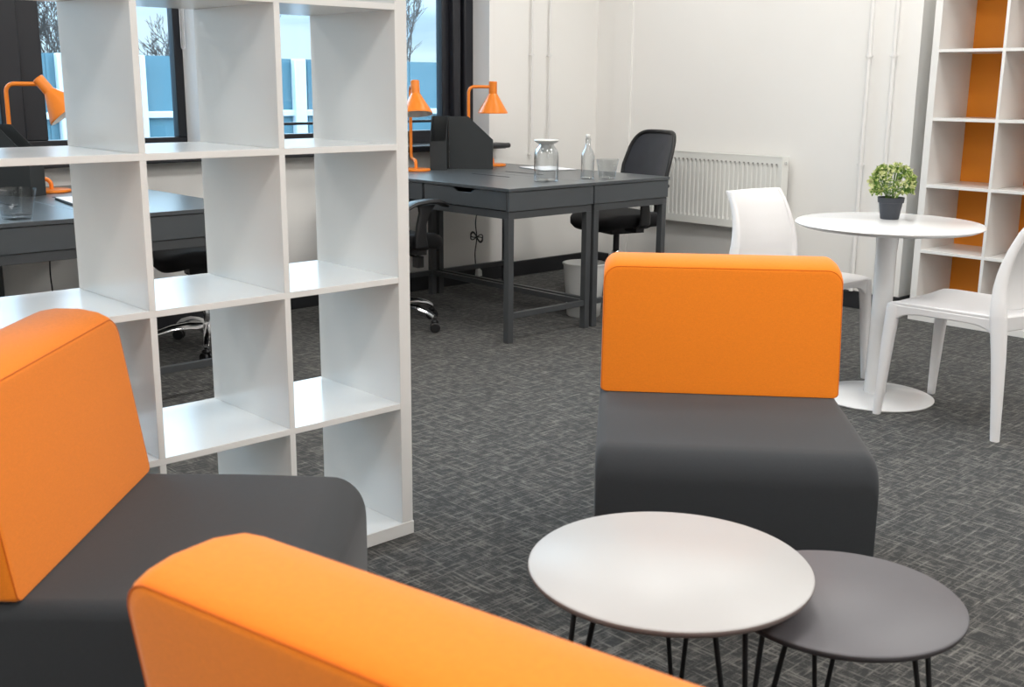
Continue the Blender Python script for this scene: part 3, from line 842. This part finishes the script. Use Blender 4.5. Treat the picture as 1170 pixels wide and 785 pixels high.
def side_chair(label, loc, rotz):
    """moulded plastic chair facing +y"""
    t = thing('side_chair', label, 'chair', loc, rotz, 'white moulded plastic chairs')
    pm = M['plastic_white']
    # seat shell
    bm = bmesh.new(); nx, ny = 20, 20; g = {}
    for i in range(nx+1):
        for j in range(ny+1):
            a, b = -1+2*i/nx, -1+2*j/ny
            w = .222-.016*(1-b)/2
            l = max(abs(a), abs(b)); cx = a*w; cy = b*.225+.005
            # rounded corners
            if abs(a) > .75 and abs(b) > .75:
                k = 1-0.035*((abs(a)-.75)/.25)*((abs(b)-.75)/.25); cx *= k; cy = (cy-.005)*k+.005
            z = .448-.014*(1-a*a)*(1-(b*.9)**2)+.004*a*a-.016*max(0, b-.7)**2*8*(1-a*a*.6)
            g[i, j, 1] = bm.verts.new((cx, cy, z)); g[i, j, 0] = bm.verts.new((cx*.985, (cy-.005)*.985+.005, z-.022-.012*(abs(a)**6)))
    for i in range(nx):
        for j in range(ny):
            bm.faces.new([g[i, j, 1], g[i+1, j, 1], g[i+1, j+1, 1], g[i, j+1, 1]]); bm.faces.new([g[i, j, 0], g[i, j+1, 0], g[i+1, j+1, 0], g[i+1, j, 0]])
    for i in range(nx):
        for j in (0, ny): bm.faces.new([g[i, j, 0], g[i+1, j, 0], g[i+1, j, 1], g[i, j, 1]])
    for j in range(ny):
        for i in (0, nx): bm.faces.new([g[i, j, 0], g[i, j+1, 0], g[i, j+1, 1], g[i, j, 1]])
    link('seat', bm, pm, t, autosmooth=50, bevel=0.006, seg=3)
    # curved side aprons
    for s in (-1, 1):
        bm = bmesh.new(); rows = []
        for k in range(25):
            y = -.205+.425*k/24; q = abs(2*k/24-1); drop = .030+.075*q**6
            xo = s*(.2225-.016*(1-k/24)); zt = .440; rows.append([bm.verts.new(p) for p in ((xo, y, zt), (xo-s*.026, y, zt), (xo-s*.024, y, zt-drop), (xo-s*.001, y, zt-drop))])
        for A, B in zip(rows[:-1], rows[1:]):
            for k in range(4): bm.faces.new([A[k], A[(k+1) % 4], B[(k+1) % 4], B[k]])
        bm.faces.new(rows[0]); bm.faces.new(rows[-1][::-1])
        link('apron', bm, pm, t, bevel=0.005, seg=3, autosmooth=50)
        # front leg
        bm = bmesh.new()
        loft(bm, [((s*.222, .232, 0), .0145, .0145), ((s*.216, .224, .15), .017, .019), ((s*.211, .216, .30), .019, .023), ((s*.206, .210, .39), .0195, .026), ((s*.2045, .206, .425), .0195, .028), ((s*.204, .205, .441), .017, .026)], 20, 3)
        link('leg', bm, pm, t, autosmooth=60)
        bm = bmesh.new()
        loft(bm, [((s*.222, -.236, 0), .0145, .0155), ((s*.216, -.225, .15), .0165, .020), ((s*.209, -.212, .30), .018, .025), ((s*.204, -.200, .40), .0185, .029), ((s*.203, -.193, .455), .018, .030)], 20, 3)
        link('leg', bm, pm, t, autosmooth=60)
    bm = bmesh.new(); rows = []                                   # front rail under the seat edge
    for k in range(17):
        x = -.205+.41*k/16; q = abs(2*k/16-1); drop = .026+.06*q**6
        rows.append([bm.verts.new(p) for p in ((x, .228, .440), (x, .206, .440), (x, .208, .440-drop), (x, .226, .440-drop))])
    for A, B in zip(rows[:-1], rows[1:]):
        for k in range(4): bm.faces.new([A[k], A[(k+1) % 4], B[(k+1) % 4], B[k]])
    bm.faces.new(rows[0]); bm.faces.new(rows[-1][::-1])
    link('front_rail', bm, pm, t, bevel=0.004, autosmooth=50)
    # backrest shell
    def yp(z):
        zs = [(.44, -.190), (.50, -.182), (.56, -.178), (.62, -.184), (.69, -.202), (.75, -.225), (.798, -.258)]
        for (a, ya), (b, yb) in zip(zs[:-1], zs[1:]):
            if z <= b: return ya+(yb-ya)*(z-a)/(b-a)
        return zs[-1][1]
    bm = bmesh.new(); nu, nv = 24, 20; g = {}
    for i in range(nu+1):
        for j in range(nv+1):
            u = -1+2*i/nu; v = j/nv
            low = .475-.015*(1-u*u)          # bottom edge dips in the middle
            z = low+(.798-low)*v
            y = yp(z)-.030*(1-u*u)*(0.6+0.4*v)
            w = .198-.034*v
            th = .008+.022*abs(u)**10
            g[i, j, 0] = bm.verts.new((u*w, y+th*.3, z)); g[i, j, 1] = bm.verts.new((u*w, y-th*.9, z))
    for i in range(nu):
        for j in range(nv):
            bm.faces.new([g[i, j, 0], g[i+1, j, 0], g[i+1, j+1, 0], g[i, j+1, 0]]); bm.faces.new([g[i, j, 1], g[i, j+1, 1], g[i+1, j+1, 1], g[i+1, j, 1]])
        for j in (0, nv): bm.faces.new([g[i, j, 0], g[i+1, j, 0], g[i+1, j, 1], g[i, j, 1]])
    for j in range(nv):
        for i in (0, nu): bm.faces.new([g[i, j, 0], g[i, j+1, 0], g[i, j+1, 1], g[i, j, 1]])
    # stiles joining the rear legs to the back
    for s in (-1, 1):
        loft(bm, [((s*.203, -.193, .44), .0185, .030)]+[((s*(.2025-.046*q), yp(.47+.325*q)-.006, .47+.325*q), .0180-.009*q, .030-.018*q) for q in [i/12 for i in range(13)]], 16, 2.6)
    link('backrest', bm, pm, t, autosmooth=50, bevel=0.003)
    bm = bmesh.new(); rows = []                                   # curved rail behind the seat
    for i in range(17):
        u = -1+2*i/16; y = -.195-.040*(1-u*u)
        rows.append([bm.verts.new(p) for p in ((u*.205, y, .450), (u*.205, y-.016, .450), (u*.205, y-.012, .395), (u*.205, y+.004, .395))])
    for A, B in zip(rows[:-1], rows[1:]):
        for k in range(4): bm.faces.new([A[k], A[(k+1) % 4], B[(k+1) % 4], B[k]])
    bm.faces.new(rows[0]); bm.faces.new(rows[-1][::-1])
    link('rear_rail', bm, pm, t, bevel=0.004, autosmooth=60)
    return t
sc = side_chair('white plastic chair at the right edge, back towards the camera side of the round table', (2.31, -.500, 0), 0)
dup(sc, (2.348, .300, 0), R(174), 'white plastic chair on the far side of the round table, partly behind the orange cushion')

# potted plant
t = thing('potted_plant', 'small bushy green and cream plant in a dark grey pot on the white table', 'plant', (2.40, -.085, .723))
bm = bmesh.new(); lathe(bm, [(0, 0), (.035, 0), (.037, .003), (.046, .066), (.051, .067), (.053, .088), (.049, .088), (.046, .070), (0, .070)], n=40); link('pot', bm, M['pot'], t, autosmooth=30)
bm = bmesh.new(); lathe(bm, [(0, .074), (.046, .074), (.0465, .071), (0, .070)], n=32); link('soil', bm, M['soil'], t)
rnd = random.Random(4)
bm = bmesh.new()
cen = Vector((0, 0, .146))
for k in range(46):
    a = rnd.uniform(0, 2*math.pi); el = rnd.uniform(-.1, 1.45); d = Vector((math.cos(a)*math.cos(el), math.sin(a)*math.cos(el), math.sin(el)*.85))
    tube(bm, smooth_path([(d.x*.02, d.y*.02, .07), tuple(Vector((0, 0, .10))+d*.03), tuple(cen+d*.07)], 3), .0009, 5)
stems = link('stems', bm, M['leaf_a'], t)
bm = bmesh.new()
def leaf(bm, p, d, sz, mi):
    d = d.normalized(); s = d.cross(Vector((rnd.uniform(-1, 1), rnd.uniform(-1, 1), rnd.uniform(-1, 1)))).normalized(); n_ = d.cross(s)
    a = bm.verts.new(p); b = bm.verts.new(p+d*sz*.5+s*sz*.33+n_*sz*.08); c = bm.verts.new(p+d*sz); e = bm.verts.new(p+d*sz*.5-s*sz*.33+n_*sz*.08); mid = bm.verts.new(p+d*sz*.5-n_*sz*.05)
    for f in ((a, b, mid), (b, c, mid), (c, e, mid), (e, a, mid)):
        ff = bm.faces.new(f); ff.material_index = mi
for k in range(520):
    a = rnd.uniform(0, 2*math.pi); el = math.asin(rnd.uniform(-.62, 1)); rr = rnd.uniform(.5, 1.0)**.5
    d = Vector((math.cos(a)*math.cos(el), math.sin(a)*math.cos(el), math.sin(el)))
    p = cen+Vector((d.x*.092, d.y*.092, d.z*.076))*rr
    patch = math.sin(a*3+1.1)*math.cos(el*4+.5)
    for q in range(6):
        dd = (d*.7+Vector((rnd.uniform(-1, 1), rnd.uniform(-1, 1), rnd.uniform(-.8, 1)))).normalized()
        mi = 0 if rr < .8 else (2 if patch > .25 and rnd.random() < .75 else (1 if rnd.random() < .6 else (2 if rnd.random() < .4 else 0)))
        leaf(bm, p, dd, rnd.uniform(.008, .015), mi)
link('foliage', bm, [M['leaf_a'], M['leaf_b'], M['leaf_c']], t, smooth=False)

# ------------------------------------------------------------------ radiator
t = thing('radiator', 'white ribbed panel radiator mounted on the right wall', 'radiator', (3.86, 0, 0))
Ya, Yb, Za, Zb = 1.41, 2.47, .395, .838
bm = bmesh.new()
n = 31; pitch = (Yb-Ya-.03)/n; prof = [(Ya, 0)]
for k in range(n):
    y = Ya+.015+k*pitch
    prof += [(y, 0), (y+pitch*.28, 0), (y+pitch*.42, .007), (y+pitch*.70, .007), (y+pitch*.84, 0)]
prof.append((Yb, 0))
zs = [(Za, 0), (Za+.045, 0), (Za+.060, 1), (Zb-.060, 1), (Zb-.045, 0), (Zb, 0)]
grid = [[bm.verts.new((dx*kk, y, z)) for (y, dx) in prof] for (z, kk) in zs]
for A, B in zip(grid[:-1], grid[1:]):
    for i in range(len(prof)-1): bm.faces.new([A[i], A[i+1], B[i+1], B[i]])
nf = len(bm.faces)
for k in range(n):
    y = Ya+.015+k*pitch+pitch*.42
    box(bm, -.0015, .003, y, y+pitch*.36, Zb-.046, Zb-.038)
bm.faces.ensure_lookup_table()
for f in bm.faces[nf:]: f.material_index = 1
link('front_panel', bm, [M['radiator'], M['rad_dark']], t, autosmooth=25)
bx('rear_panel', .055, .062, Ya, Yb, Za, Zb-.01, M['radiator'], t)
for y in (Ya-.004, Yb): bx('side_cover', -.001, .068, y, y+.004, Za+.005, Zb+.004, M['radiator'], t)
bm = bmesh.new()
for k in range(62): box(bm, .006, .060, Ya+.008+k*(Yb-Ya-.016)/62, Ya+.012+k*(Yb-Ya-.016)/62, Zb-.004, Zb+.003)
box(bm, -.001, .006, Ya, Yb, Zb-.004, Zb+.004); box(bm, .060, .066, Ya, Yb, Zb-.004, Zb+.004)
link('top_grille', bm, M['radiator'], t, smooth=False)
bm = bmesh.new()
for y in (Ya+.15, Yb-.15): box(bm, .062, .10, y-.015, y+.015, Za+.06, Zb-.06)
link('wall_bracket', bm, M['rad_dark'], t, smooth=False)
bm = bmesh.new(); tube(bm, [(.03, Ya-.004, Zb-.035), (.03, Ya-.012, Zb-.035)], .009, 14); link('bleed_valve', bm, M['chrome'], t)
bm = bmesh.new(); tube(bm, [(.035, Ya-.002, Za+.03), (.035, Ya-.035, Za+.03)], .008, 10); tube(bm, [(.035, Ya-.035, Za+.045), (.035, Ya-.035, .0)], .0085, 12)
tube(bm, [(.035, Ya-.035, Za+.03), (.035, Ya-.075, Za+.03)], .017, 14); link('valve', bm, M['pipe'], t)

# ------------------------------------------------------------------ wall pipes
def wall_pipe(label, x, y, z0, clips, nrm, r=.012):
    t = thing('wall_pipe', label, 'pipe', (x, y, 0))
    n_ = Vector(nrm); c = n_*(.028)
    bm = bmesh.new(); tube(bm, [(c.x, c.y, z0), (c.x, c.y, H)], r, 16); link('pipe', bm, M['pipe'], t)
    s = Vector((-n_.y, n_.x, 0))
    for z in clips:
        bm = bmesh.new()
        lathe(bm, [(r+.0005, z-.008), (r+.005, z-.008), (r+.005, z+.008), (r+.0005, z+.008)], (c.x, c.y, 0), 20, closed=True)
        a = -n_*.0; p0 = c-n_*(r+.002); p1 = Vector((0, 0, 0))
        tube(bm, [(p0.x, p0.y, z), (p1.x, p1.y, z)], .005, 8)
        for k in (-1, 1):
            q0 = c+s*k*(r+.003); q1 = c+s*k*(r+.012); tube(bm, [(q0.x, q0.y, z), (q1.x, q1.y, z)], .004, 8)
        link('pipe_clip', bm, M['pipe'], t)
wall_pipe('white pipe on the right wall, nearer the radiator of the two behind the plant', XW, .940, .10, (.82, 1.413, 2.1), (-1, 0, 0), .0125)
wall_pipe('white pipe on the right wall, nearer the alcove shelves of the two behind the plant', XW, .793, .10, (.82, 1.413, 2.1), (-1, 0, 0), .0125)
wall_pipe('thin white pipe on the window wall, nearer the window of the pair', 3.315, YW, .77, (.80, 1.43, 2.1), (0, -1, 0), .0065)
wall_pipe('thin white pipe on the window wall, nearer the corner of the pair', 3.475, YW, .77, (1.43, 2.1), (0, -1, 0), .0065)
sh = thing('sill_end_piece', 'short dark rounded bar at the right end of the window sill', 'sill end', (3.03, YW-.055, .862))
bm = bmesh.new(); tube(bm, [(-.16, -.052, .008), (.012, -.052, .008), (.018, -.052, .008)], [.016, .016, .012], 14); link('bar', bm, M['sill'], sh)

# ------------------------------------------------------------------ waste bin
bm = bmesh.new()
out = [(0, 0), (.088, 0), (.092, .005), (.116, .285), (.121, .286), (.122, .293), (.117, .295)]
inn = [(.113, .290), (.089, .010), (0, .008)]
lathe(bm, out+inn, (0, 0, 0), 56)
o = link('waste_bin', bm, M['bin'], autosmooth=40, loc=(2.612, 1.81, 0))
tag(o, 'white plastic waste bin on the carpet under the right desks', 'waste bin')

# ------------------------------------------------------------------ cable under the right desk
t = thing('power_cable', 'black power cable tied in a loop hanging under the right desk', 'cable', (2.74, 2.86, 0))
bm = bmesh.new(); box(bm, -.014, .014, -.012, .012, .53, .610); link('power_adapter', bm, M['black_plastic'], t, bevel=0.004)
bm = bmesh.new()
tube(bm, smooth_path([(0, 0, .53), (0.004, 0, .47), (-.006, 0, .40), (.004, 0, .31), (-.01, 0, .22), (.002, .01, .15), (.012, .02, .115)], 5), .0035, 8)
for a0, b0, ang in ((.055, .016, .55), (.050, .022, .25)):
    c0 = Vector((0, -.004, .315)); pts = []
    for i in range(41):
        q = 2*math.pi*i/40; x = a0*math.sin(q); z = b0*math.sin(2*q)
        pts.append(c0+Vector((x*math.cos(ang)+z*math.sin(ang), 0, -x*math.sin(ang)+z*math.cos(ang))))
    tube(bm, pts, .0035, 6, cap=False)
link('cord', bm, M['black_plastic'], t)
bm = bmesh.new(); loft(bm, [((.02, .0, .068), .022, .018), ((.02, .0, .10), .020, .016), ((.016, .006, .122), .008, .008)], 16, 3); link('plug', bm, M['bin'], t)

o = thing('power_cable', 'thin black cable hanging under the desk seen through the bookcase at far left', 'cable', (.085, 2.80, 0))
bm = bmesh.new(); tube(bm, smooth_path([(0, 0, .60), (.004, 0, .50), (-.003, 0, .38), (.003, .0, .22), (-.002, .02, .10), (.02, .05, .006), (.10, .09, .005)], 5), .0035, 8)
link('cord', bm, M['black_plastic'], o)
bm = bmesh.new(); box(bm, -.012, .012, -.010, .010, .56, .610); link('power_adapter', bm, M['black_plastic'], o, bevel=0.003)
